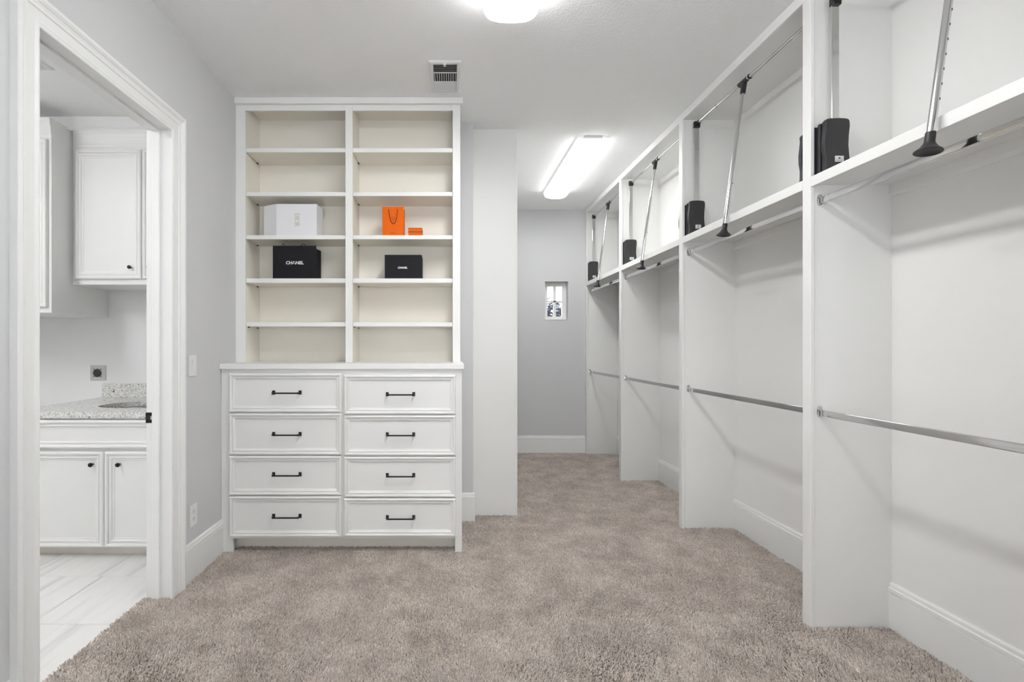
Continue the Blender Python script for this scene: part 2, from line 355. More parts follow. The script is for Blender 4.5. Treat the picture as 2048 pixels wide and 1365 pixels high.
# outside
struct('ground', MB().box(-15, 25, 6.2, 45, -0.5, -0.3), M['lawn'], 'lawn outside the window')
def leafy_tree(cx, cy, top, rad, label, seed):
    rs = random.Random(seed); t = thing('garden_tree', (cx, cy, -0.3), label, 'tree', 'trees outside the window')
    MB().tube([(cx, cy, -0.3), (cx + 0.05, cy, top * 0.4), (cx, cy, top * 0.7)], [0.12, 0.09, 0.03], 8).build('trunk', M['bark'], t, smooth=True)
    vv = []; ff = []
    for i in range(2600):
        while True:
            p = Vector((rs.uniform(-1, 1), rs.uniform(-1, 1), rs.uniform(-1, 1)))
            if p.length < 1: break
        c = Vector((cx, cy, top - rad)) + p * rad; s_ = rs.uniform(0.03, 0.075)
        q = Matrix.Rotation(rs.uniform(0, 6.3), 3, 'Z') @ Matrix.Rotation(rs.uniform(-1.3, 1.3), 3, 'X')
        n = len(vv)
        for a_, b_ in ((-1, -.4), (0, -.8), (1, 0), (0, .8)): vv.append(c + q @ Vector((a_ * s_, b_ * s_, 0)))
        ff.append((n, n + 1, n + 2, n + 3))
    cr = MB().add(vv, ff).build('foliage', M['leaf'], t); cr['kind'] = 'stuff'
leafy_tree(2.35, 12.0, 2.62, 0.85, 'leafy tree seen through the lower left pane of the window', 3)
leafy_tree(3.25, 13.5, 2.50, 0.75, 'leafy tree seen through the lower right pane of the window', 5)

# ------------------------------------------------------------------ ceiling lights
def ceiling_light(cx, y0, y1, wdt, label, m, group='fluorescent ceiling fixtures'):
    t = thing('ceiling_light', (cx, (y0 + y1) / 2, CEIL), label, 'ceiling light', group)
    a = wdt / 2; prof = []
    N = 20; bdep = 0.078; ztop = CEIL - 0.022; A0 = math.radians(4)
    for i in range(N + 1):
        th = A0 + (math.pi - 2 * A0) * i / N; c_, s_ = math.cos(th), math.sin(th); e = 2 / 2.8
        prof.append((a * math.copysign((abs(c_) / math.cos(A0)) ** e, c_), -bdep * (abs(s_) ** e - math.sin(A0) ** e)))
    vv = []; ff = []
    # rounded ends: the section shrinks a little over the last centimetres
    sl = [(y0, 0.93), (y0 + 0.012, 0.985), (y0 + 0.03, 1.0), (y1 - 0.03, 1.0), (y1 - 0.012, 0.985), (y1, 0.93)]
    for yy, k_ in sl:
        for (x_, z_) in prof: vv.append((cx + x_ * (0.5 + 0.5 * k_), yy, ztop + z_ * k_))
    n = N + 1
    for i in range(len(sl) - 1):
        for j in range(N): ff.append((i * n + j, i * n + j + 1, (i + 1) * n + j + 1, (i + 1) * n + j))
    ff += [tuple(range(n)), tuple(range((len(sl) - 1) * n, len(sl) * n))[::-1]]
    MB().add(vv, ff).build('diffuser', m, t, smooth=True)
    MB().box(cx - a * 0.62, cx + a * 0.62, y0 + 0.02, y1 - 0.02, CEIL - 0.024, CEIL).build('housing', M['vent'], t)
    MB().box(cx - 0.075, cx + 0.075, y0 - 0.012, y0 + 0.004, CEIL - 0.020, CEIL - 0.001).build('end_bracket', M['plate'], t, bevel=0.002)
    return t
ceiling_light(0.313, 1.03, 2.36, 0.275, 'long white wrap ceiling light between doorway and hanging bays', M['lamp'])
ceiling_light(1.18, 3.82, 5.17, 0.262, 'long white wrap ceiling light in the corridor towards the window', M['lamp_corridor'])
ceiling_light(-3.3, 0.75, 2.0, 0.27, 'unseen ceiling light added to light the laundry room', M['lamp2'])  # lamp added out of view to light the laundry

# ------------------------------------------------------------------ ceiling registers
def register(cx, cy, wx, wy, label, detailed=True):
    t = thing('air_vent', (cx, cy, CEIL), label, 'vent')
    x0, x1, y0, y1 = cx - wx / 2, cx + wx / 2, cy - wy / 2, cy + wy / 2; b = 0.028; z1 = CEIL; z0 = CEIL - 0.009
    mb = MB(); ix0, ix1, iy0, iy1 = x0 + b, x1 - b, y0 + b, y1 - b
    vv = []; pr = [(0, 0.0), (0.004, 0.006), (0.010, 0.010), (b - 0.002, 0.010), (b, 0.007)]
    for ins, dn in pr: vv += [(x0 + ins, y0 + ins, z1 - dn), (x1 - ins, y0 + ins, z1 - dn), (x1 - ins, y1 - ins, z1 - dn), (x0 + ins, y1 - ins, z1 - dn)]
    ff = [(i * 4 + k, i * 4 + (k + 1) % 4, (i + 1) * 4 + (k + 1) % 4, (i + 1) * 4 + k) for i in range(len(pr) - 1) for k in range(4)]
    mb.add(vv, ff).build('frame', M['vent'], t)
    box('duct_opening', M['duct'], t, ix0, ix1, iy0, iy1, z1 - 0.0015, z1 - 0.0002)
    L = iy1 - iy0; s1, s2 = iy0 + L * 0.30, iy0 + L * 0.66
    def slat(yc=None, xc=None, ya=None, yb=None, tilt=0.5, wd=0.010):
        m_ = MB(); c_, s_ = math.cos(tilt) * wd / 2, math.sin(tilt) * wd / 2; zc = z1 - 0.0055
        if yc is not None: m_.add([(ix0, yc - c_, zc - s_), (ix1, yc - c_, zc - s_), (ix1, yc + c_, zc + s_), (ix0, yc + c_, zc + s_), (ix0, yc - c_, zc - s_ + .0008), (ix1, yc - c_, zc - s_ + .0008), (ix1, yc + c_, zc + s_ + .0008), (ix0, yc + c_, zc + s_ + .0008)],
                                 [(0, 1, 2, 3), (7, 6, 5, 4), (0, 4, 5, 1), (1, 5, 6, 2), (2, 6, 7, 3), (3, 7, 4, 0)])
        else: m_.add([(xc - c_, ya, zc - s_), (xc + c_, ya, zc + s_), (xc + c_, yb, zc + s_), (xc - c_, yb, zc - s_), (xc - c_, ya, zc - s_ + .0008), (xc + c_, ya, zc + s_ + .0008), (xc + c_, yb, zc + s_ + .0008), (xc - c_, yb, zc - s_ + .0008)],
                    [(0, 1, 2, 3), (7, 6, 5, 4), (0, 4, 5, 1), (1, 5, 6, 2), (2, 6, 7, 3), (3, 7, 4, 0)])
        m_.build('slat', M['vent'], t)
    for i in range(5): slat(yc=iy0 + 0.004 + (s1 - iy0) * (i + 0.5) / 5, tilt=0.75, wd=0.009)
    for i in range(10): slat(xc=ix0 + (ix1 - ix0) * (i + 0.5) / 10, ya=s1 + 0.004, yb=s2 - 0.004, tilt=0.95, wd=0.008)
    box('divider_bar', M['vent'], t, ix0, ix1, s1 - 0.003, s1 + 0.004, z1 - 0.009, z1 - 0.003)
    box('divider_bar', M['vent'], t, ix0, ix1, s2 - 0.004, s2 + 0.003, z1 - 0.009, z1 - 0.003)
    for i in range(5): slat(yc=s2 + (iy1 - s2) * (i + 0.5) / 5, tilt=-0.6, wd=0.013)
    box('damper_lever', M['vent'], t, cx - 0.010, cx + 0.006, iy0 - 0.012, iy0 + 0.006, z0 - 0.010, z0 - 0.0005, 0.001)
register(-0.021, (2.805 + 3.150) / 2, 0.200, 0.345, 'white ceiling air register above the shelf cabinet')
register(-2.62, 2.72, 0.36, 0.36, 'white ceiling air register in the laundry room')

# ------------------------------------------------------------------ right built-in wardrobe
YD = [-0.19, 1.025, 2.24, 3.455, 4.675]         # divider centres
PT, ST = 0.019, 0.0255                          # half thickness of panel and stile
RZ0, RZ1 = 2.088, 2.136                         # shelf rail
TZ = 2.995
wr = thing('built_in_wardrobe', (XF, 2.9, 0), 'long white built-in wardrobe with open hanging bays along the right wall', 'wardrobe')
ends = [YREAR] + YD + [YB]
for yd in YD:
    box('upright_panel', M['built'], wr, XF + 0.018, XR, yd - PT, yd + PT, -PILE, CEIL - 0.0005, 0.001)
    box('stile', M['built'], wr, XF, XF + 0.0185, yd - ST, yd + ST, -PILE, TZ, 0.0025)
box('upright_panel', M['built'], wr, XF + 0.018, XR, YB - 0.035, YB, -PILE, CEIL - 0.0005, 0.001)
box('stile', M['built'], wr, XF, XF + 0.0185, YB - 0.060, YB, -PILE, TZ, 0.0025)
box('top_rail', M['built'], wr, XF, XF + 0.0185, YREAR, YB, TZ, CEIL, 0.002)
bays = []
for i in range(len(ends) - 1):
    a = ends[i] + (PT if i else 0); b_ = ends[i + 1] - (PT if i < len(ends) - 2 else 0.035)
    sa = ends[i] + (ST if i else 0); sb = ends[i + 1] - (ST if i < len(ends) - 2 else 0.060)
    bays.append((a, b_))
    box('shelf_rail', M['built'], wr, XF, XF + 0.0185, sa, sb, RZ0, RZ1, 0.002)
    box('shelf', M['built'], wr, XF + 0.0185, XR, a, b_, RZ0 + 0.012, RZ1 - 0.002)
    mb = MB().prism([(XR, RZ0 + 0.012), (XR, 2.040), (XR - 0.006, 2.040), (XR - 0.010, 2.045), (XR - 0.010, 2.052), (XR - 0.013, 2.055), (XR - 0.013, RZ0 + 0.012)], 'y', a, b_)
    mb.build('cleat', M['built'], wr)
    box('top_board', M['built'], wr, XF + 0.0185, XR, a, b_, TZ + 0.004, CEIL - 0.0006)
    if i >= 1:
        baseboard('baseboard_right', (XR, a), (XR, b_), (-1, 0))

# ------------------------------------------------------------------ corridor built-in (its end panel faces the room)
wl = thing('built_in_cupboard', (0.35, 3.7, 0), 'tall plain white end panel of a built-in standing at the corridor corner', 'cupboard')
XE = 0.543
box('end_panel', M['built'], wl, 0.140, XE - 0.0185, 3.69, 3.715, -PILE, CEIL, 0.001)
box('stile', M['built'], wl, XE - 0.0185, XE, 3.69, 3.74, -PILE, CEIL, 0.0015)
for yd in (4.78,):
    box('upright_panel', M['built'], wl, 0.140, XE - 0.0185, yd - PT, yd + PT, -PILE, CEIL - 0.0005)
    box('stile', M['built'], wl, XE - 0.0185, XE, yd - ST, yd + ST, -PILE, TZ)
box('upright_panel', M['built'], wl, 0.140, XE - 0.0185, YB - 0.035, YB, -PILE, CEIL - 0.0005)
box('stile', M['built'], wl, XE - 0.0185, XE, YB - 0.05, YB, -PILE, CEIL)
for a, b_ in ((3.715, 4.761), (4.799, YB - 0.035)):
    box('shelf', M['built'], wl, 0.140, XE - 0.0185, a, b_, RZ0 + 0.012, RZ1 - 0.002)
    box('shelf_rail', M['built'], wl, XE - 0.0185, XE, a + 0.0065 + (0.0185 if a < 4 else 0), b_ - 0.0065 - (0.0085 if a > 4 else 0), RZ0, RZ1)
    box('top_rail', M['built'], wl, XE - 0.0185, XE, a + 0.025, b_ - 0.0155, TZ, CEIL - 0.0005)

# ------------------------------------------------------------------ closet rods
BAYNAME = {2: 'fourth from the window wall', 3: 'third from the window wall', 4: 'second from the window wall', 5: 'next to the window wall'}
XROD = 1.762
def closet_rod(a, b_, zc, label, clip):
    t = thing('closet_rod', (XROD, (a + b_) / 2, zc), label, 'closet rod', 'chrome closet rods in the hanging bays')
    hw, hh = 0.0075, 0.015; pts = []
    cr = 0.0035
    for (sx, sz_, t0) in ((1, 1, 0), (-1, 1, 1), (-1, -1, 2), (1, -1, 3)):
        for i in range(5): th = math.pi / 2 * (t0 + i / 4); pts.append((XROD + sx * (hw - cr) + cr * math.cos(th), zc + sz_ * (hh - cr) + cr * math.sin(th)))
    MB().prism(pts, 'y', a + 0.002, b_ - 0.002).build('rod', M['chrome'], t, smooth=True)
    for y0, y1 in ((a, a + 0.012), (b_ - 0.012, b_)):
        fp = []
        for k_ in range(20):
            th = 2 * math.pi * k_ / 20; c_, s_ = math.cos(th), math.sin(th)
            fp.append((XROD + 0.0125 * math.copysign(abs(c_) ** 0.8, c_), zc + 0.006 + 0.027 * math.copysign(abs(s_) ** 0.8, s_)))
        yy = (y0, y0 + 0.004) if y0 == a else (y1 - 0.004, y1)
        fl = MB().prism(fp, 'y', *yy).build('flange', M['chrome'], t, smooth=True)
        # open cup that carries the rod
        cup = []
        for k_ in range(11): th = math.pi + math.pi * k_ / 10; cup.append((XROD + 0.0108 * math.cos(th), zc - 0.008 + 0.0115 * math.sin(th)))
        cup = [(XROD - 0.0108, zc + 0.010)] + cup + [(XROD + 0.0108, zc + 0.010), (XROD + 0.0085, zc + 0.010)]
        inn = [(XROD + 0.0085 * math.cos(th), zc - 0.008 + 0.0090 * math.sin(th)) for th in [2 * math.pi - math.pi * k_ / 10 for k_ in range(11)]]
        cup = cup + inn + [(XROD - 0.0085, zc + 0.010)]
        MB().prism(cup, 'y', y0, y1).build('cup', M['chrome'], fl)
        MB().lathe([(0.0042, 0), (0.0042, 0.0015), (0.002, 0.003)], (XROD, yy[1] if y0 == a else yy[0], zc + 0.024), (0, 1 if y0 == a else -1, 0), 10).build('screw', M['steel'], fl)
    if clip is not None:
        MB().box(XROD - hw - 0.0012, XROD - hw + 0.004, clip - 0.017, clip + 0.017, zc - 0.009, zc + 0.011).build('center_clip', M['black_plastic'], t, bevel=0.001)
clips = {2: None, 3: None, 4: None, 5: None}
for i in (2, 3, 4, 5):
    a, b_ = bays[i]
    closet_rod(a, b_, 2.021, 'upper chrome closet rod under the shelf of the bay %s' % BAYNAME[i], clips[i])
    closet_rod(a, b_, 1.017, 'lower chrome closet rod across the bay %s' % BAYNAME[i], None)

# ------------------------------------------------------------------ pull-down wardrobe lifts
def cover_poly(hx0, hx1, z0, z1, k=1.0):
    L = [(0.0, -0.0012), (0.12, 0.0022), (0.28, 0.0028), (0.42, -0.003), (0.58, -0.004), (0.72, 0.0), (0.86, 0.0035), (0.95, 0.0015)]
    R = [(0.95, 0.000), (0.86, 0.0015), (0.68, -0.0035), (0.5, -0.005), (0.34, -0.002), (0.2, 0.0015), (0.1, 0.002), (0.0, 0.001)]
    p = [(hx0 + d * k, z0 + (z1 - z0) * t) for t, d in L]
    p += [(hx0 + 0.010, z1 - 0.0035), (hx0 + 0.03, z1), ((hx0 + hx1) / 2 + 0.01, z1 + 0.001), (hx1 - 0.02, z1 - 0.0005), (hx1 - 0.006, z1 - 0.004)]
    p += [(hx1 + d * k, z0 + (z1 - z0) * t) for t, d in R]
    return p
XRODL, ZL = 1.802, 2.948
def wardrobe_lift(a, b_, label, holes):
    mid = (a + b_) / 2
    t = thing('wardrobe_lift', (1.79, mid, RZ1 - 0.002), label, 'wardrobe lift', 'pull-down wardrobe lifts above the bays')
    hx0, hx1, z0, z1 = 1.734, 1.847, RZ1 - 0.002, 2.384
    for s, yp in ((1, a), (-1, b_)):
        def Y(d): return yp + s * d
        hx0, hx1 = (1.734, 1.847) if s == -1 else (1.745, 1.858)
        h = MB().prism(cover_poly(hx0, hx1, z0, z1), 'y', Y(0.048), Y(0.070)).build('housing', M['grey_plastic'], t, bevel=0.003)
        MB().box(hx0 + 0.002, hx1 - 0.006, min(Y(0), Y(0.006)), max(Y(0), Y(0.006)), z0, z1 - 0.014).build('mounting_plate', M['black_plastic'], h, bevel=0.001)
        MB().box(hx0 + 0.008, hx1 - 0.008, min(Y(0.006), Y(0.022)), max(Y(0.006), Y(0.022)), z0, z1 - 0.016).build('spring_case', M['black_plastic'], h, bevel=0.002)
        MB().box(hx0 + 0.002, hx1 - 0.006, min(Y(0.022), Y(0.036)), max(Y(0.022), Y(0.036)), z0, z1 - 0.010).build('inner_case', M['grey_plastic'], h, bevel=0.003)
        MB().box(hx0 + 0.012, hx1 - 0.010, min(Y(0.036), Y(0.048)), max(Y(0.036), Y(0.048)), z0, z1 - 0.008).build('core', M['black_plastic'], h)
        if s == 1: pass
        lx = PX(1683, 2.15); lz = PZ(315.5, 2.15)
        if s == -1 or True:
            yl = Y(0.0712)
            lb = MB().box(1.778, 1.818, min(Y(0.070), yl), max(Y(0.070), yl), 2.182, 2.209).build('maker_label', M['label'], h)
            dome = [(1.798 + 0.0055 * math.cos(th), 2.1955 + 0.0065 * math.sin(th)) for th in [math.pi * k_ / 8 for k_ in range(9)]]
            dome = dome[:5] + [(1.798, 2.1965)] + dome[5:] if False else dome
            MB().prism(dome, 'y', yl, Y(0.0716)).build('emblem', M['slot'], lb)
            MB().box(1.783, 1.813, min(yl, Y(0.0716)), max(yl, Y(0.0716)), 2.1885, 2.1898).build('emblem', M['slot'], lb)
        # flat chrome arm, corner joint
        MB().box(1.783, 1.817, min(Y(0.040), Y(0.047)), max(Y(0.040), Y(0.047)), z1 - 0.015, ZL - 0.01).build('arm', M['chrome'], t, bevel=0.0015)
        j = MB().box(1.780, 1.822, min(Y(0.032), Y(0.058)), max(Y(0.032), Y(0.058)), ZL - 0.030, ZL + 0.017)
        j.build('corner_joint', M['black_plastic'], t, bevel=0.005)
        MB().tube([(XRODL, Y(0.055), ZL), (XRODL, Y(0.085), ZL)], [0.0165, 0.0145], 16).build('rod_socket', M['black_plastic'], t, smooth=True)
    MB().tube([(XRODL, a + 0.05, ZL), (XRODL, mid, ZL)], 0.0105, 16).build('cross_rod', M['chrome'], t, smooth=True)
    MB().tube([(XRODL, mid, ZL), (XRODL, b_ - 0.28, ZL)], 0.0105, 16).build('cross_rod', M['chrome'], t, smooth=True)
    MB().tube([(XRODL, b_ - 0.30, ZL), (XRODL, b_ - 0.05, ZL)], 0.0125, 16).build('cross_rod_sleeve', M['chrome'], t, smooth=True)
    tj = MB().tube([(XRODL, mid - 0.052, ZL), (XRODL, mid + 0.052, ZL)], 0.0155, 16)
    top = Vector((XRODL, mid, ZL)); bot = Vector((1.674, mid, 2.005)); ax = (bot - top).normalized(); LEN = (bot - top).length
    tj.tube([top + ax * 0.008, top + ax * 0.075], [0.0165, 0.0145], 16); tj.build('tee_joint', M['black_plastic'], t, smooth=True)
    for yy in (mid - 0.047, mid + 0.047): MB().tube([(XRODL, yy - 0.004, ZL), (XRODL, yy + 0.004, ZL)], 0.0168, 16).build('clamp_ring', M['chrome'], t, smooth=True)
    po = MB().tube([top + ax * 0.06, top + ax * (LEN * 0.40)], 0.0092, 14).build('pull_pole', M['chrome'], t, smooth=True)
    MB().tube([top + ax * (LEN * 0.33), top + ax * (LEN - 0.06)], 0.0118, 14).build('pole_sleeve', M['chrome'], t, smooth=True)
    cone = [(0.0135, 0.0), (0.0145, 0.004), (0.0145, 0.034), (0.018, 0.043), (0.025, 0.054), (0.034, 0.063), (0.0385, 0.067), (0.0392, 0.070), (0.0375, 0.071), (0.030, 0.066), (0.012, 0.060)]
    MB().lathe(cone, top + ax * (LEN - 0.075), ax, 32).build('handle', M['black_plastic'], t, smooth=True)
    side = Vector((0.70, -0.71, 0)); side = (side - ax * side.dot(ax)).normalized()
    for h_ in holes:
        c = top + ax * (LEN * h_) + side * 0.0105
        MB().lathe([(0.0043, 0), (0.0043, 0.0022)], c, side, 10).build('button_hole', M['slot'], t)
for i in (2, 3, 4, 5):
    holes = [0.36 + 0.055 * k_ for k_ in range(9)] if i == 2 else ([0.66] if i in (3, 4) else [])
    wardrobe_lift(*bays[i], 'chrome pull-down wardrobe lift with black housings in the bay %s' % BAYNAME[i], holes)

# ------------------------------------------------------------------ drawer cabinet
YF = 3.033
dc = thing('drawer_cabinet', (-0.69, 3.3, 0), 'white built-in cabinet with two columns of four drawers beside the grey left wall', 'cabinet')
mb = MB(); mb.box(XL + 0.001, 0.087, YF, YC - 0.001, 0.085, 1.1845)
mb.build('carcass', M['built'], dc, bevel=0.0015)
box('foot', M['built'], dc, XL + 0.001, -1.396, YF, YF + 0.022, -PILE, 0.0855, 0.001)
box('foot', M['built'], dc, 0.042, 0.087, YF, YF + 0.022, -PILE, 0.0855, 0.001)
box('side_panel', M['built'], dc, 0.068, 0.087, YF + 0.022, YC - 0.001, -PILE, 0.0855)
box('toe_kick', M['shade_cream'], dc, XL + 0.001, 0.068, 3.115, 3.13, -PILE, 0.0855)
DPROF = [(0, 0), (0.0008, 0.015), (0.003, 0.021), (0.008, 0.0245), (0.013, 0.0245), (0.019, 0.0205), (0.020, 0.0145), (0.023, 0.0140), (0.0245, 0.0180), (0.030, 0.0180), (0.034, 0.0140), (0.0355, 0.0105), (0.0405, 0.0100), (0.0425, 0.0080)]
DFY = YF - 0.020
def bail_handle(parent, xc, zc, yb, half=0.0935):
    mb = MB()
    for s in (-1, 1):
        x = xc + s * (half - 0.008)
        # square rosette, curved post
        mb.add([(x + a_ * 0.0095, yb - d, zc + 0.002 + c_ * 0.0135) for d, k_ in ((0, 1),) for a_, c_ in ((-1, -1), (1, -1), (1, 1), (-1, 1))] +
               [(x + a_ * 0.0085, yb - 0.006, zc + 0.002 + c_ * 0.0125) for a_, c_ in ((-1, -1), (1, -1), (1, 1), (-1, 1))] +
               [(x + a_ * 0.0055, yb - 0.010, zc + 0.002 + c_ * 0.0075) for a_, c_ in ((-1, -1), (1, -1), (1, 1), (-1, 1))],
               [(3, 2, 1, 0)] + [(j * 4 + k_, j * 4 + (k_ + 1) % 4, j * 4 + 4 + (k_ + 1) % 4, j * 4 + 4 + k_) for j in (0, 1) for k_ in range(4)] + [(8, 9, 10, 11)])
        mb.tube([(x, yb - 0.008, zc), (x, yb - 0.026, zc), (x - s * 0.004, yb - 0.031, zc), (x - s * 0.010, yb - 0.033, zc)], [0.0052, 0.0055, 0.0060, 0.0050], 10)
    mb.tube([(xc - half + 0.016, yb - 0.033, zc), (xc + half - 0.016, yb - 0.033, zc)], 0.0047, 10)
    return mb.build('handle', M['bronze'], parent, smooth=True)
colx = [(457.2, 683.0), (687.2, 912.0)]
rows = [[(747.3, 825.6), (827.2, 910.8), (912.4, 991.6), (993.2, 1075.6)], [(750.2, 829.6), (831.2, 912.4), (914.0, 995.6), (997.2, 1074.4)]]
hcx = [570.5, 800.0]; hy = [[786.8, 870.5, 951.5, 1035.5], [790.0, 871.2, 953.2, 1038.0]]
for c in (0, 1):
    for r in range(4):
        xa, xb = PX(colx[c][0], DFY), PX(colx[c][1], DFY); za, zb = PZ(rows[c][r][1], DFY), PZ(rows[c][r][0], DFY)
        d = MB().rings(xa, xb, za, zb, YF, DPROF).build('drawer', M['built'], dc)
        bail_handle(d, PX(hcx[c], YF - 0.04), PZ(hy[c][r], YF - 0.03), YF - 0.0085)
# worktop
ct = MB().box(XL, PX(928, 3.008), 3.008, YC, 1.185, 1.2206).build('countertop', M['built'], bevel=0.003)
tag(ct, 'white painted countertop slab lying on the drawer cabinet', 'countertop')

# ------------------------------------------------------------------ shelf cabinet above
YU = 3.24; YUB = 3.49; CT = 1.2206
sc = thing('shelf_cabinet', (-0.69, 3.4, CT), 'white open shelf cabinet reaching the ceiling with two columns of six compartments', 'shelf unit')
xs0, xs1, xm0, xm1, xe0, xe1 = XL, -1.408, -0.7145, -0.6646, 0.029, 0.082
for a, b_ in ((xs0, xs1), (xm0, xm1), (xe0, xe1)):
    box('stile', M['built'], sc, a, b_, YU, YU + 0.019, CT, CEIL - 0.001, 0.0015)
for a, b_ in ((xs1, xm0), (xm1, xe0)):
    box('top_rail', M['built'], sc, a, b_, YU, YU + 0.019, 2.968, CEIL - 0.001, 0.0012)
box('side_panel', M['shade_cream'], sc, xs0, xs1 - 0.001, YU + 0.019, YC, CT, CEIL - 0.001)
box('side_panel', M['shade_cream'], sc, xm0 + 0.008, xm1 - 0.001, YU + 0.019, YUB, CT, CEIL - 0.001)
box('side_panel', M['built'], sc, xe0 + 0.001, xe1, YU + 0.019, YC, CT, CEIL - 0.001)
box('back_panel', M['shade_cream'], sc, xs1 - 0.001, xe0 + 0.001, YUB, YC, CT, CEIL - 0.001)
shelf_y = [(296.4, 304.8), (384.2, 392.3), (470.8, 478.8), (557.2, 566.0), (645.0, 653.4)]
YS = YU + 0.010
for col, (a, b_) in enumerate(((xs1 + 0.0022, xm0 + 0.004), (xm1 + 0.0018, xe0 - 0.0015))):
    box('top_board', M['shade_cream'], sc, a - 0.002, b_, YU + 0.019, YUB, 3.02, CEIL - 0.002)
    box('nailing_strip', M['shade_cream'], sc, a - 0.002, b_, YUB - 0.006, YUB, CT, 1.293)
    for r, (yt, ybm) in enumerate(shelf_y):
        zt, zb = PZ(yt, YS), PZ(ybm, YS)
        s_ = box('shelf', M['shade_cream'], sc, a, (xm0 - 0.0005 if col == 0 else b_), YS if False else YU + 0.0195, YUB - 0.001, zb, zt)
        MB().box(a, (xm0 - 0.0015 if col == 0 else b_), YS - 0.0, YU + 0.0195, zb, zt).build('nosing', M['built'], s_, bevel=0.0012)
        for yy in (YUB - 0.05, YU + 0.05):
            if r < 4 and yy > 3.4 or r == 4:
                MB().box(a - 0.0022, a + 0.006, yy - 0.006, yy + 0.006, zb - 0.007, zb).build('shelf_pin', M['bronze'], s_)
box('crown', M['built'], sc, XL, 0.100, YU - 0.026, YU, 3.006, CEIL - 0.0005, 0.003)
box('crown_return', M['built'], sc, xe1, 0.100, YU, YC, 3.006, CEIL - 0.0005, 0.003)

# ------------------------------------------------------------------ things on the shelves
ZA = PZ(shelf_y[2][0], YS); ZB = PZ(shelf_y[3][0], YS)      # upper and lower occupied shelf tops
def text_mesh(body, width, height, thick, bold=0.0):
    cu = bpy.data.curves.new('lettering', 'FONT'); cu.body = body; cu.extrude = 0.0; cu.offset = bold; cu.resolution_u = 3
    o = bpy.data.objects.new('lettering_tmp', cu); C.objects.link(o)
    dg = bpy.context.evaluated_depsgraph_get(); me = bpy.data.meshes.new_from_object(o.evaluated_get(dg))
    v = np.array([tuple(q.co) for q in me.vertices]); f = [tuple(p.vertices) for p in me.polygons]
    bpy.data.objects.remove(o); bpy.data.curves.remove(cu); bpy.data.meshes.remove(me)
    v[:, 0] = (v[:, 0] - v[:, 0].min()) / (np.ptp(v[:, 0])) * width - width / 2; v[:, 1] = (v[:, 1] - v[:, 1].min()) / np.ptp(v[:, 1]) * height - height / 2
    return v, f
# white angular box
gx = thing('gift_box', (-1.10, 3.38, ZA), 'white angular card box with pale gold lettering on the left shelf column', 'box')
foot = [(-1.203, 3.268), (-0.921, 3.268), (-0.912, 3.395), (-0.965, 3.475), (-1.250, 3.475), (-1.313, 3.325)]
ZT = PZ(408.2, 3.268)
MB().prism(foot, 'z', ZA, ZT).build('body', M['white_box'], gx, bevel=0.0012)
# lettering: D I O R set reading downwards
lm = MB(); yl = 3.268; stroke = []
lx0, lx1 = PX(590.0, yl), PX(599.0, yl)      # letter height runs along x (tops to the right)
def seg(p, q, wd):
    p = Vector((p[0], p[1])); q = Vector((q[0], q[1])); d = (q - p); n_ = Vector((-d.y, d.x)).normalized() * wd / 2
    pts = [p - n_, q - n_, q + n_, p + n_]; stroke.append(pts)
def letter(fn, off, wdt):
    # local (u right, v up) unit glyph -> turned 90 degrees clockwise
    for (p, q, wd) in fn: 
        H = lx1 - lx0
        def T(a): return (lx0 + a[1] * H, off - a[0] * wdt)
        seg(T(p), T(q), wd)
thin, thick = 0.0016, 0.0042
def arc(cx, cy, rx, ry, a0, a1, n_, w0, w1):
    out = []
    for i in range(n_):
        t0 = a0 + (a1 - a0) * i / n_; t1 = a0 + (a1 - a0) * (i + 1) / n_; tm = (t0 + t1) / 2
        out.append(((cx + rx * math.cos(t0), cy + ry * math.sin(t0)), (cx + rx * math.cos(t1), cy + ry * math.sin(t1)), w0 + (w1 - w0) * abs(math.cos(tm))))
    return out
hp = math.pi / 2
GD = [((.2, 0), (.2, 1), thick), ((0, 0), (.4, 0), thin), ((0, 1), (.4, 1), thin)] + arc(.4, .5, .55, .5, -hp, hp, 10, thin, thick)
GI = [((.5, 0), (.5, 1), thick), ((.1, 0), (.9, 0), thin), ((.1, 1), (.9, 1), thin)]
GO = arc(.5, .5, .46, .5, 0, 2 * math.pi, 16, thin, thick)
GR = [((.2, 0), (.2, 1), thick), ((0, 0), (.4, 0), thin), ((0, 1), (.45, 1), thin), ((.2, .5), (.45, .5), thin)] + arc(.45, .75, .35, .25, -hp, hp, 8, thin, thick) + [((.45, .5), (.95, 0), thick), ((.85, 0), (1.05, 0), thin)]
zt0, zt1 = PZ(427.0, yl), PZ(453.5, yl); Lz = zt0 - zt1
o_ = zt0
for G_, frac in ((GD, .29), (GI, .13), (GO, .30), (GR, .26)):
    letter(G_, o_, Lz * frac * 0.92); o_ -= Lz * frac * 1.02
vv = []; ff = []
for pts in stroke:
    n = len(vv); vv += [(p.x, yl - 0.0006, p.y) for p in pts]; ff.append((n, n + 1, n + 2, n + 3))
MB().add(vv, ff).build('lettering', M['gold'], gx)

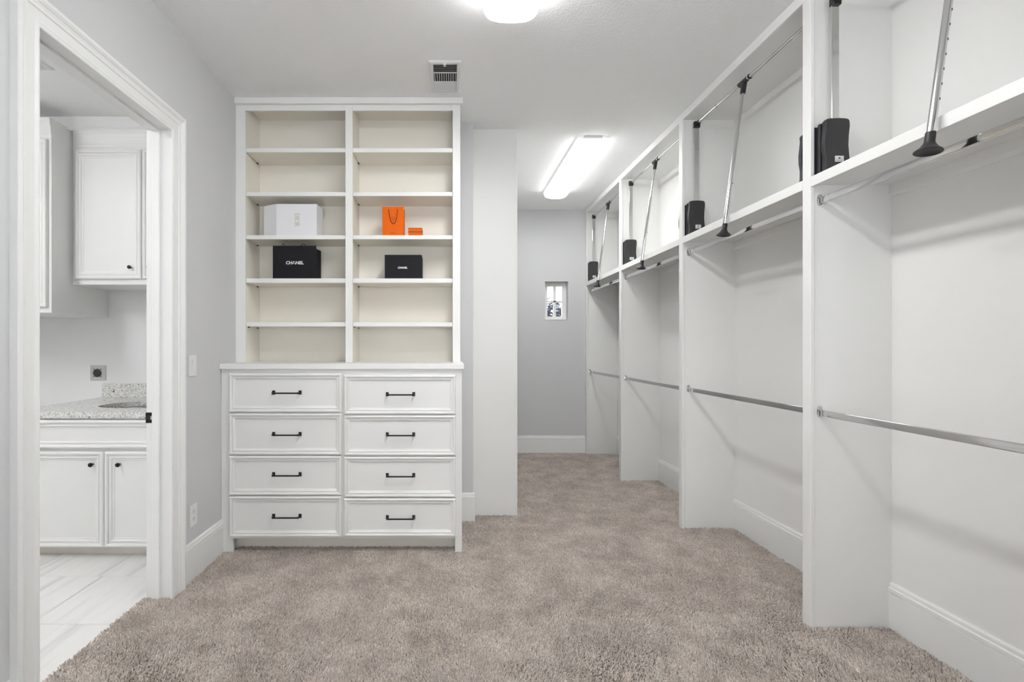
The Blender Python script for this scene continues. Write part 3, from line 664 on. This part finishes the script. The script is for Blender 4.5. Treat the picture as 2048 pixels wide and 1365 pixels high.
# black paper bag
bx0, bx1, bt, byf, byb = -1.229, -0.925, PZ(491.8, 3.27), 3.27, 3.392
bg = thing('paper_bag', (-1.077, 3.33, ZB), 'large black paper bag with white lettering and cord handles', 'bag')
mb = MB()
gz = bt - 0.028
mb.add([(bx0, byf, ZB), (bx1, byf, ZB), (bx1, byb, ZB), (bx0, byb, ZB), (bx0, byf, bt), (bx1, byf, bt), (bx1, byb, bt - 0.012), (bx0, byb, bt - 0.012),
        (bx1 - 0.016, (byf + byb) / 2, bt - 0.010), (bx0 + 0.016, (byf + byb) / 2, bt - 0.010), (bx1, (byf + byb) / 2, ZB + 0.06), (bx0, (byf + byb) / 2, ZB + 0.06)],
       [(0, 3, 2, 1), (0, 1, 5, 4), (2, 3, 7, 6), (1, 10, 8, 5), (1, 2, 10), (10, 2, 6, 8), (0, 4, 9, 11), (0, 11, 3), (11, 9, 7, 3)])
b_o = mb.build('bag_body', M['black_card'], bg); sm = b_o.modifiers.new('thickness', 'SOLIDIFY'); sm.thickness = 0.0008
hxl, hxr = PX(565, 3.27), PX(607.5, 3.27)
def catmull(pts, n=10):
    P = [Vector(p) for p in pts]; P = [P[0] * 2 - P[1]] + P + [P[-1] * 2 - P[-2]]; out = []
    for i in range(1, len(P) - 2):
        for k_ in range(n):
            t = k_ / n; a, b2, c2, d2 = P[i - 1], P[i], P[i + 1], P[i + 2]
            out.append(0.5 * ((2 * b2) + (-a + c2) * t + (2 * a - 5 * b2 + 4 * c2 - d2) * t * t + (-a + 3 * b2 - 3 * c2 + d2) * t ** 3))
    return out + [P[-2]]
yh = byf - 0.004
def BP(x, y_): return (PX(x, yh), yh, PZ(y_, yh))
front_cord = [(PX(567.5, yh), byf + 0.004, PZ(494, yh)), (PX(567.8, yh), byf + 0.0015, PZ(490, yh)), BP(565.5, 488.4), BP(562.8, 491), BP(560, 505), BP(558.5, 515), BP(562, 524), BP(570, 531), BP(578, 533), BP(586, 529), BP(593, 519), BP(598.5, 505), BP(602.5, 492), BP(606, 488.6), (PX(610, yh), byf + 0.0015, PZ(489.5, yh)), (PX(611.5, yh), byf + 0.004, PZ(493, yh))]
MB().tube(catmull(front_cord, 6), 0.0026, 8).build('cord_handle', M['black_cord'], bg, smooth=True)
back_cord = [(hxl, byb - 0.004, bt - 0.03), (hxl + 0.004, byb - 0.004, bt - 0.05), ((hxl + hxr) / 2, byb - 0.012, bt - 0.10), (hxr - 0.004, byb - 0.004, bt - 0.05), (hxr, byb - 0.004, bt - 0.03)]
MB().tube(catmull(back_cord, 6), 0.0026, 8).build('cord_handle', M['black_cord'], bg, smooth=True)
def lettering(body, x0, x1, y0, y1, yface, parent, m, bold=0.0):
    v, f = text_mesh(body, PX(x1, yface) - PX(x0, yface), PZ(y0, yface) - PZ(y1, yface), 0, bold)
    cx_, cz_ = (PX(x0, yface) + PX(x1, yface)) / 2, (PZ(y0, yface) + PZ(y1, yface)) / 2
    MB().add([(q[0] + cx_, yface - 0.0007, q[1] + cz_) for q in v], f).build('lettering', m, parent)
lettering('CHANEL', 571.8, 607.6, 522.6, 529.2, byf - 0.0004, bg, M['white_ink'], 0.03)

# black box
kb = thing('shoe_box', (-0.316, 3.34, ZB), 'black card box with small white lettering on the right shelf column', 'box')
kx0, kx1 = PX(769.4, 3.27), PX(843.2, 3.27); kt = PZ(510, 3.27)
MB().box(kx0, kx1, 3.27, 3.42, ZB, kt).build('body', M['black_card'], kb, bevel=0.0015)
lettering('CHANEL', 795.8, 815.0, 533.7, 537.8, 3.2695, kb, M['white_ink'], 0.032)

# orange bag
ob = thing('paper_bag', (-0.387, 3.3, ZA), 'orange paper bag with a dark red cord and round emblem', 'bag')
ox0, ox1 = PX(764.8, 3.27), PX(807.6, 3.27); ot = PZ(413.8, 3.27)
mb = MB(); ym = 3.312
mb.add([(ox0, 3.27, ZA), (ox1, 3.27, ZA), (ox1, 3.35, ZA), (ox0, 3.35, ZA), (ox0, 3.27, ot), (ox1, 3.27, ot), (ox1, 3.345, ot), (ox0, 3.345, ot), (ox1 - 0.012, ym, ot - 0.003), (ox0 + 0.012, ym, ot - 0.003), (ox1, ym, ZA + 0.04), (ox0, ym, ZA + 0.04)],
       [(0, 3, 2, 1), (0, 1, 5, 4), (2, 3, 7, 6), (1, 10, 8, 5), (1, 2, 10), (10, 2, 6, 8), (0, 4, 9, 11), (0, 11, 3), (11, 9, 7, 3)])
b_o = mb.build('bag_body', M['orange'], ob); sm = b_o.modifiers.new('thickness', 'SOLIDIFY'); sm.thickness = 0.0008
yh = 3.27 - 0.003
cord = [(PX(776.8, yh), 3.2705, PZ(419.0, yh)), BP(777.2, 420.5), BP(779, 431), BP(781.5, 442), BP(785.5, 447.3), BP(789.5, 446), BP(792.5, 439), BP(794.2, 429), BP(794.9, 420.5), (PX(795, yh), 3.2705, PZ(419.0, yh))]
MB().tube(catmull(cord, 6), 0.0021, 8).build('cord_handle', M['cord_red'], ob, smooth=True)
# round emblem, drawn line by line
em = MB(); ye = 3.27 - 0.0007; ecx, ecz = PX(786.3, ye), PZ(438.5, ye)
def flat(pts): em.add([(p[0], ye, p[1]) for p in pts], [tuple(range(len(pts)))])
N = 28; R1, R2 = 0.0185, 0.0176
for i in range(N):
    t0, t1 = 2 * math.pi * i / N, 2 * math.pi * (i + 1) / N
    flat([(ecx + R2 * math.cos(t0), ecz + R2 * math.sin(t0)), (ecx + R1 * math.cos(t0), ecz + R1 * math.sin(t0)), (ecx + R1 * math.cos(t1), ecz + R1 * math.sin(t1)), (ecx + R2 * math.cos(t1), ecz + R2 * math.sin(t1))])
for (u0, v0, u1, v1) in ((-.7, .15, -.1, .3), (.05, .1, .65, .35), (-.55, .0, -.45, .2), (.1, -.1, .2, .15), (.5, -.05, .6, .15), (-.3, -.5, .25, -.42), (-.15, -.85, -.05, -.3), (.15, -.8, .25, -.3), (-.35, -.3, -.25, -.1)):
    flat([(ecx + u0 * R2, ecz + v0 * R2), (ecx + u1 * R2, ecz + v0 * R2), (ecx + u1 * R2, ecz + v1 * R2), (ecx + u0 * R2, ecz + v1 * R2)])
em.build('emblem', M['brown_ink'], ob)
MB().box(PX(782, ye), PX(790, ye), ye - 0.0001, ye + 0.0005, PZ(466.7, ye), PZ(465.9, ye)).build('printed_line', M['brown_ink'], ob)
# two flat orange boxes, stacked
fx0, fx1 = PX(816.8, 3.27), PX(844.2, 3.27)
zt = PZ(456.0, 3.27); zm_ = (ZA + 0.0275 + (zt - ZA - 0.055))
hts = [(ZA, ZA + (zt - ZA) * 0.47), (ZA + (zt - ZA) * 0.47, zt)]
for k_, (za, zb) in enumerate(hts):
    f_ = thing('flat_box', ((fx0 + fx1) / 2, 3.31, za), ['lower of two flat orange boxes with brown edges', 'upper of two flat orange boxes with brown edges'][k_], 'box', 'flat orange boxes')
    dx = 0.0 if k_ == 0 else -0.001
    MB().box(fx0 + dx, fx1 + dx, 3.27, 3.36, za, za + (zb - za) * 0.5).build('base', M['orange'], f_, bevel=0.0006)
    MB().box(fx0 - 0.001 + dx, fx1 + 0.001 + dx, 3.269, 3.361, za + (zb - za) * 0.5, zb).build('lid', M['orange'], f_, bevel=0.0006)
    for q in ((zb - 0.0026, zb - 0.0006), (za + 0.0006, za + 0.0038)):
        MB().box(fx0 - 0.0014 + dx, fx1 + 0.0014 + dx, 3.2686, 3.3614, q[0], q[1]).build('edge_trim', M['brown_ink'], f_)

# ------------------------------------------------------------------ switch and outlets
def wall_plate(name, yc, zc, label, cat, toggle):
    t = thing(name, (XL, yc, zc), label, cat)
    MB().box(XL, XL + 0.0055, yc - 0.038, yc + 0.038, zc - 0.061, zc + 0.061).build('cover_plate', M['plate'], t, bevel=0.003)
    if toggle:
        MB().box(XL + 0.0055, XL + 0.0065, yc - 0.0175, yc + 0.0175, zc - 0.0345, zc + 0.0345).build('rocker_frame', M['plate'], t)
        mb = MB(); mb.prism([(XL + 0.0065, zc - 0.031), (XL + 0.0075, zc - 0.031), (XL + 0.0135, zc + 0.031), (XL + 0.0065, zc + 0.031)], 'y', yc - 0.0145, yc + 0.0145); mb.build('rocker', M['plate'], t, bevel=0.0005)
    else:
        for s in (-1, 1):
            zc2 = zc + s * 0.0205; pts = []
            for k_ in range(20):
                th = 2 * math.pi * k_ / 20; pts.append((yc + 0.0165 * math.cos(th), zc2 + max(-0.0128, min(0.0128, 0.0165 * math.sin(th)))))
            f_ = MB().prism(pts, 'x', XL + 0.0055, XL + 0.0078).build('socket_face', M['plate'], t)
            for (dy, hh) in ((-0.006, 0.0045), (0.006, 0.0038)):
                MB().box(XL + 0.0076, XL + 0.0081, yc + dy - 0.0012, yc + dy + 0.0012, zc2 + 0.003 - hh, zc2 + 0.003 + hh).build('slot', M['slot'], f_)
            MB().lathe([(0.0022, 0), (0.0022, 0.0005)], (XL + 0.0076, yc, zc2 - 0.007), (1, 0, 0), 10).build('slot', M['slot'], f_)
    for s in ((-0.048, 0.048) if toggle else (0,)):
        MB().lathe([(0.0028, 0), (0.0028, 0.0008)], (XL + 0.0055, yc, zc + s), (1, 0, 0), 10).build('screw', M['plate'], t)
wall_plate('light_switch', 2.690, 1.222, 'white rocker light switch beside the door casing', 'light switch', True)
wall_plate('wall_outlet', 2.698, 0.358, 'white duplex wall outlet low beside the door casing', 'outlet', False)

# ------------------------------------------------------------------ laundry cabinets
LY = 2.975                # face of the base cabinet
bc = thing('base_cabinet', (-2.2, 3.3, TILEZ), 'white laundry base cabinet with two doors under the speckled counter', 'cabinet')
BX0, BX1 = -2.82, XLB - 0.001
mb = MB(); mb.box(BX0, BX1, LY, LY + 0.02, 0.055, 0.876); mb.box(BX0, BX0 + 0.018, LY + 0.02, LAB - 0.001, 0.055, 0.876); mb.box(BX1 - 0.018, BX1, LY + 0.02, LAB - 0.001, 0.055, 0.876); mb.box(BX0 + 0.018, BX1 - 0.018, LY + 0.02, LAB - 0.001, 0.055, 0.073)
mb.build('carcass', M['built'], bc)
box('toe_kick', M['shade_cream'], bc, BX0, BX1, 3.03, 3.045, TILEZ, 0.0555)
ld = LY - 0.020
LPROF = [(0, 0), (0.0008, 0.015), (0.003, 0.021), (0.009, 0.0245), (0.016, 0.0245), (0.023, 0.0205), (0.026, 0.0140), (0.031, 0.0140), (0.034, 0.0180), (0.042, 0.0180), (0.048, 0.0120), (0.058, 0.0105), (0.060, 0.0080)]
xsp = PX(207.9, ld)
def knob(parent, x, z, yb):
    return MB().lathe([(0.006, 0), (0.0055, 0.003), (0.0045, 0.010), (0.0075, 0.015), (0.0125, 0.018), (0.0142, 0.023), (0.0125, 0.028), (0.006, 0.0305)], (x, yb, z), (0, -1, 0), 16).build('knob', M['bronze'], parent, smooth=True)
MB().rings(BX0 + 0.02, BX1 - 0.012, PZ(898, ld), PZ(840.5, ld), LY, LPROF[:8] + [(0.034, 0.0180), (0.040, 0.0180), (0.044, 0.0105), (0.046, 0.0080)]).build('false_drawer', M['built'], bc)
d = MB().rings(BX0 + 0.02, xsp - 0.0018, PZ(1096, ld), PZ(903.8, ld), LY, LPROF).build('door', M['built'], bc); knob(d, PX(178.5, ld - 0.02), PZ(931.5, ld - 0.02), LY - 0.0085)
d = MB().rings(xsp + 0.0018, BX1 - 0.012, PZ(1096, ld), PZ(903.8, ld), LY, LPROF).build('door', M['built'], bc); knob(d, PX(233, ld - 0.02), PZ(931.5, ld - 0.02), LY - 0.0085)
# granite counter with an undermount sink cut-out
gt = thing('granite_countertop', (-2.2, 3.4, 0.876), 'speckled grey-white granite counter with backsplash in the laundry', 'countertop')
CX, CYS, SA, SB = -2.05, 3.36, 0.405, 0.212
def sell(a, b2, n_=40, e=2 / 3.0):
    out = []
    for k_ in range(n_):
        th = 2 * math.pi * k_ / n_; c_, s_ = math.cos(th), math.sin(th)
        out.append((CX + a * math.copysign(abs(c_) ** e, c_), CYS + b2 * math.copysign(abs(s_) ** e, s_)))
    return out
GX0, GX1, GY0, GY1 = -2.84, XLB, 2.95, LAB
def slab(z0, z1):
    hole = sell(SA, SB); n = len(hole); mb = MB()
    outer = []
    for (hx, hy_) in hole:      # shoot from the centre to the slab's rectangle
        dx, dy = hx - CX, hy_ - CYS; k1 = min((GX1 - CX) / dx if dx > 1e-9 else ((GX0 - CX) / dx if dx < -1e-9 else 1e9), (GY1 - CYS) / dy if dy > 1e-9 else ((GY0 - CYS) / dy if dy < -1e-9 else 1e9))
        outer.append([CX + dx * k1, CYS + dy * k1])
    for cxx in (GX0, GX1):      # snap the nearest ray to each corner
        for cyy in (GY0, GY1):
            j = min(range(n), key=lambda i_: (outer[i_][0] - cxx) ** 2 + (outer[i_][1] - cyy) ** 2); outer[j] = [cxx, cyy]
    v = [(p[0], p[1], z1) for p in hole] + [(p[0], p[1], z1) for p in outer] + [(p[0], p[1], z0) for p in hole] + [(p[0], p[1], z0) for p in outer]
    f = []
    for i_ in range(n):
        j = (i_ + 1) % n
        f += [(i_, j, n + j, n + i_), (2 * n + i_, 3 * n + i_, 3 * n + j, 2 * n + j), (i_, 2 * n + i_, 2 * n + j, j), (n + i_, n + j, 3 * n + j, 3 * n + i_)]
    return mb.add(v, f)
slab(0.878, 0.916).build('slab', M['granite'], gt)
box('backsplash', M['granite'], gt, GX0, GX1, LAB - 0.02, LAB, 0.916, 1.027, 0.001)
# sink bowl
sk_ = thing('sink', (CX, CYS, 0.877), 'stainless steel undermount sink in the granite counter', 'sink')
mb = MB(); lev = [(1.03, 0.877), (1.0, 0.874), (0.985, 0.80), (0.95, 0.72), (0.86, 0.685), (0.12, 0.678)]; vv = []; ff = []
for kf, z in lev:
    vv += [(p[0], p[1], z) for p in sell(SA * kf + (0.0 if kf < 1 else 0.004), SB * kf + (0.0 if kf < 1 else 0.004))]
for i_ in range(len(lev) - 1):
    for k_ in range(40): ff.append((i_ * 40 + k_, i_ * 40 + (k_ + 1) % 40, (i_ + 1) * 40 + (k_ + 1) % 40, (i_ + 1) * 40 + k_))
ff.append(tuple(range(200, 240)))
mb.add(vv, ff).build('bowl', M['steel'], sk_, smooth=True)
MB().lathe([(0.04, 0), (0.042, 0.002), (0.02, 0.003)], (CX, CYS, 0.678), (0, 0, 1), 20).build('drain', M['chrome'], sk_, smooth=True)
# faucet
fc = thing('faucet', (-2.16, 3.70, 0.916), 'chrome faucet behind the laundry sink', 'faucet')
MB().lathe([(0.028, 0), (0.027, 0.008), (0.018, 0.014), (0.016, 0.10), (0.017, 0.20), (0.013, 0.215)], (-2.16, 3.70, 0.916), (0, 0, 1), 20).build('body', M['chrome'], fc, smooth=True)
MB().tube(catmull([(-2.16, 3.70, 1.12), (-2.16, 3.70, 1.22), (-2.16, 3.64, 1.29), (-2.16, 3.55, 1.27), (-2.16, 3.52, 1.20)], 6), 0.011, 12).build('spout', M['chrome'], fc, smooth=True)
MB().tube([(-2.175, 3.70, 1.09), (-2.26, 3.70, 1.098), (-2.352, 3.70, 1.106), (-2.376, 3.70, 1.108)], [0.012, 0.008, 0.010, 0.017], 12).build('lever', M['chrome'], fc, smooth=True)
# upper cabinets
def crown_prof(y_front, zb):
    k_ = 0.32
    return [(y_front - (y_front - q[0]) * k_, q[1]) for q in [(y_front, zb), (y_front - 0.010, zb + 0.002), (y_front - 0.010, zb + 0.022), (y_front - 0.016, zb + 0.026), (y_front - 0.016, zb + 0.034), (y_front - 0.020, zb + 0.038), (y_front - 0.022, zb + 0.052), (y_front - 0.034, zb + 0.080), (y_front - 0.046, zb + 0.094), (y_front - 0.052, zb + 0.098), (y_front - 0.052, zb + 0.118), (y_front - 0.058, zb + 0.122), (y_front - 0.058, zb + 0.136), (y_front, zb + 0.136)]]
UX = -2.796; UY = 3.48; UYL = 3.293
u1 = thing('wall_cabinet', (-2.2, 3.65, 1.793), 'white wall cabinet with panelled doors over the laundry sink', 'cabinet')
box('carcass', M['built'], u1, UX + 0.0005, XLB, UY, LAB, 1.793, 2.93, 0.001)
dd = UY - 0.02
xa, xb, xc = PX(149.2, dd), PX(282.0, dd), PX(283.8, dd)
d = MB().rings(xa, xb, PZ(558.4, dd), PZ(299, dd), UY, LPROF).build('door', M['built'], u1); knob(d, PX(256.5, dd - 0.02), PZ(534, dd - 0.02), UY - 0.0085)
d = MB().rings(xc, xc + (xb - xa), PZ(558.4, dd), PZ(299, dd), UY, LPROF).build('door', M['built'], u1); knob(d, xc + 0.055, PZ(534, dd - 0.02), UY - 0.0085)
MB().prism(crown_prof(UY, 2.812), 'x', UX + 0.012, XLB).build('crown', M['built'], u1)
box('fascia', M['ceiling'], u1, UX - 0.9, XLB, UY + 0.012, UY + 0.03, 2.945, CEIL)
u2 = thing('wall_cabinet', (-3.2, 3.57, 1.57), 'deeper white wall cabinet hanging lower above the dryer outlet', 'cabinet')
box('carcass', M['built'], u2, -3.75, UX, UYL, LAB, 1.5706, 2.93, 0.001)
d2 = UYL - 0.02
for a, b_ in ((-3.27, PX(92.3, d2)), (-3.73, -3.274)):
    d = MB().rings(a, b_, PZ(615, d2), PZ(277, d2), UYL, LPROF).build('door', M['built'], u2)
    knob(d, (a + 0.05) if a > -3.5 else (b_ - 0.05), 1.70, UYL - 0.0085)
MB().prism(crown_prof(UYL, 2.802), 'x', -3.75, UX).build('crown', M['built'], u2)
cp = crown_prof(0, 2.802); vv = []; n = len(cp)
ff = []
MB().prism([(UX - q[0] * 0.2, q[1]) for q in cp], 'y', UYL - 0.0005, UY - 0.058).build('crown_return', M['built'], u2)
# dryer outlet
do = thing('dryer_outlet', (-2.88, LAB, 1.116), 'square steel dryer outlet with black round socket above the counter', 'outlet')
ox_, oz_ = PX(197.2, LAB), PZ(746.3, LAB); hs = 0.0655
vv = []; pr = [(0, 0), (0.0, 0.004), (0.004, 0.008), (0.012, 0.008)]
MB().rings(ox_ - hs, ox_ + hs, oz_ - hs * 0.94, oz_ + hs * 0.94, LAB, pr).build('cover_plate', mat('galvanised_plate', (0.55, 0.56, 0.54), 0.4, 0.6), do)
s_ = MB().lathe([(0.034, 0), (0.034, 0.004), (0.030, 0.007)], (ox_ - 0.004, LAB - 0.008, oz_), (0, -1, 0), 28).build('socket', M['black_plastic'], do, smooth=True)
for (a, c, w_, h_) in ((-0.012, 0.0, 0.003, 0.010), (0.012, 0.0, 0.003, 0.010), (0, -0.016, 0.008, 0.004), (0, 0.016, 0.006, 0.006)):
    MB().box(ox_ - 0.004 + a - w_ / 2, ox_ - 0.004 + a + w_ / 2, LAB - 0.0158, LAB - 0.0148, oz_ + c - h_ / 2, oz_ + c + h_ / 2).build('slot', M['slot'], s_)
for a in (-1, 1):
    for c in (-1, 1):
        MB().lathe([(0.004, 0), (0.004, 0.0015)], (ox_ - 0.004 + a * 0.029, LAB - 0.008, oz_ + c * 0.032), (0, -1, 0), 10).build('screw', M['bronze'], do)

# ------------------------------------------------------------------ carpet pile (uncountable tufts, one object)
def pile():
    step = 0.0066
    xs = np.arange(-1.612, XR, step); ys = np.arange(0.95, YB, step)
    gx_, gy_ = np.meshgrid(xs, ys); x = gx_.ravel() + rng.uniform(-.45, .45, gx_.size) * step; y_ = gy_.ravel() + rng.uniform(-.45, .45, gx_.size) * step
    keep = np.ones(x.size, bool)
    def cut(x0, x1, y0, y1):
        nonlocal keep
        keep &= ~((x > x0) & (x < x1) & (y_ > y0) & (y_ < y1))
    cut(-2, XL + 0.017, DY1 + 0.006, 9); cut(-2, XL + 0.017, -2, DY0 - 0.006)
    cut(-2, 0.088, 3.112, 9); cut(-2, -1.395, YF - 0.001, 9); cut(0.041, 0.088, YF - 0.001, 9)
    cut(-2, 0.205, YC - 0.018, 9); cut(-2, XE + 0.001, 3.689, 9)
    cut(XR - 0.018, 9, -2, 9); cut(-9, 9, YB - 0.017, 9); cut(XL, XL + 0.031, DY1, DY1 + CAS)
    for yd in YD: cut(XF - 0.001, 9, yd - ST - 0.001, yd + ST + 0.001)
    cut(XF - 0.001, 9, YB - 0.061, 9)
    x = x[keep]; y_ = y_[keep]; n = x.size
    # slow field of pile lean: vacuum strokes and foot marks
    def field(seed, sc_):
        r_2 = np.random.default_rng(seed); s = np.zeros(n)
        for k_ in range(14):
            a = r_2.uniform(0, 2 * math.pi); f_ = sc_ * r_2.uniform(0.5, 2.2); s += np.sin((np.cos(a) * x + np.sin(a) * y_) * f_ + r_2.uniform(0, 6.28)) / 14 ** .5
        return s
    lx = 0.0028 * field(1, 5) + 0.0018 * field(5, 22) + 0.0016 * field(8, 230) + rng.normal(0, 0.0034, n)
    ly = 0.0028 * field(2, 5) + 0.0018 * field(6, 22) + 0.0016 * field(9, 230) + rng.normal(0, 0.0034, n)
    h = PILE + rng.normal(0.0, 0.0016, n) + 0.0026 * field(3, 170); h = np.clip(h, 0.003, 0.017)
    r0 = rng.uniform(0.0027, 0.0040, n); ang = rng.uniform(0, 2 * math.pi, n); tw = rng.uniform(-1, 1, n)
    V = np.zeros((n, 6, 3), np.float32)
    for k_ in range(3):
        a = ang + k_ * 2 * math.pi / 3
        V[:, k_, 0] = x + r0 * np.cos(a); V[:, k_, 1] = y_ + r0 * np.sin(a); V[:, k_, 2] = -PILE
        a2 = a + tw; rt = r0 * 0.92
        V[:, 3 + k_, 0] = x + lx + rt * np.cos(a2); V[:, 3 + k_, 1] = y_ + ly + rt * np.sin(a2); V[:, 3 + k_, 2] = -PILE + h + rng.uniform(-0.0015, 0.0015, n)
    base = (np.arange(n) * 6)[:, None]
    loops = np.concatenate([base + np.array([0, 1, 4, 3]), base + np.array([1, 2, 5, 4]), base + np.array([2, 0, 3, 5]), base + np.array([3, 4, 5])], axis=1).astype(np.int32).ravel()
    starts = ((np.arange(n) * 15)[:, None] + np.array([0, 4, 8, 12])).astype(np.int32).ravel()
    tot = np.tile(np.array([4, 4, 4, 3], np.int32), n)
    me = bpy.data.meshes.new('carpet_pile'); me.vertices.add(n * 6); me.vertices.foreach_set('co', V.ravel())
    me.loops.add(loops.size); me.loops.foreach_set('vertex_index', loops)
    me.polygons.add(starts.size); me.polygons.foreach_set('loop_start', starts); me.polygons.foreach_set('loop_total', tot)
    me.update(calc_edges=True); me.validate()
    me.polygons.foreach_set('use_smooth', np.ones(starts.size, bool))
    at = me.attributes.new('tint', 'FLOAT_COLOR', 'POINT')
    b = rng.normal(1.0, 0.13, n).clip(0.6, 1.4); hue = rng.normal(0, 0.02, n)
    col = np.stack([b * (1 + hue), b, b * (1 - hue), np.ones(n)], 1).astype(np.float32); at.data.foreach_set('color', np.repeat(col, 6, axis=0).ravel())
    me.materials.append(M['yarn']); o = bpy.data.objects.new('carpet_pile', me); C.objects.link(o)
    tag(o, 'taupe cut-pile carpet tufts covering the closet floor', 'carpet', kind='stuff')
    print('tufts', n)
pile()
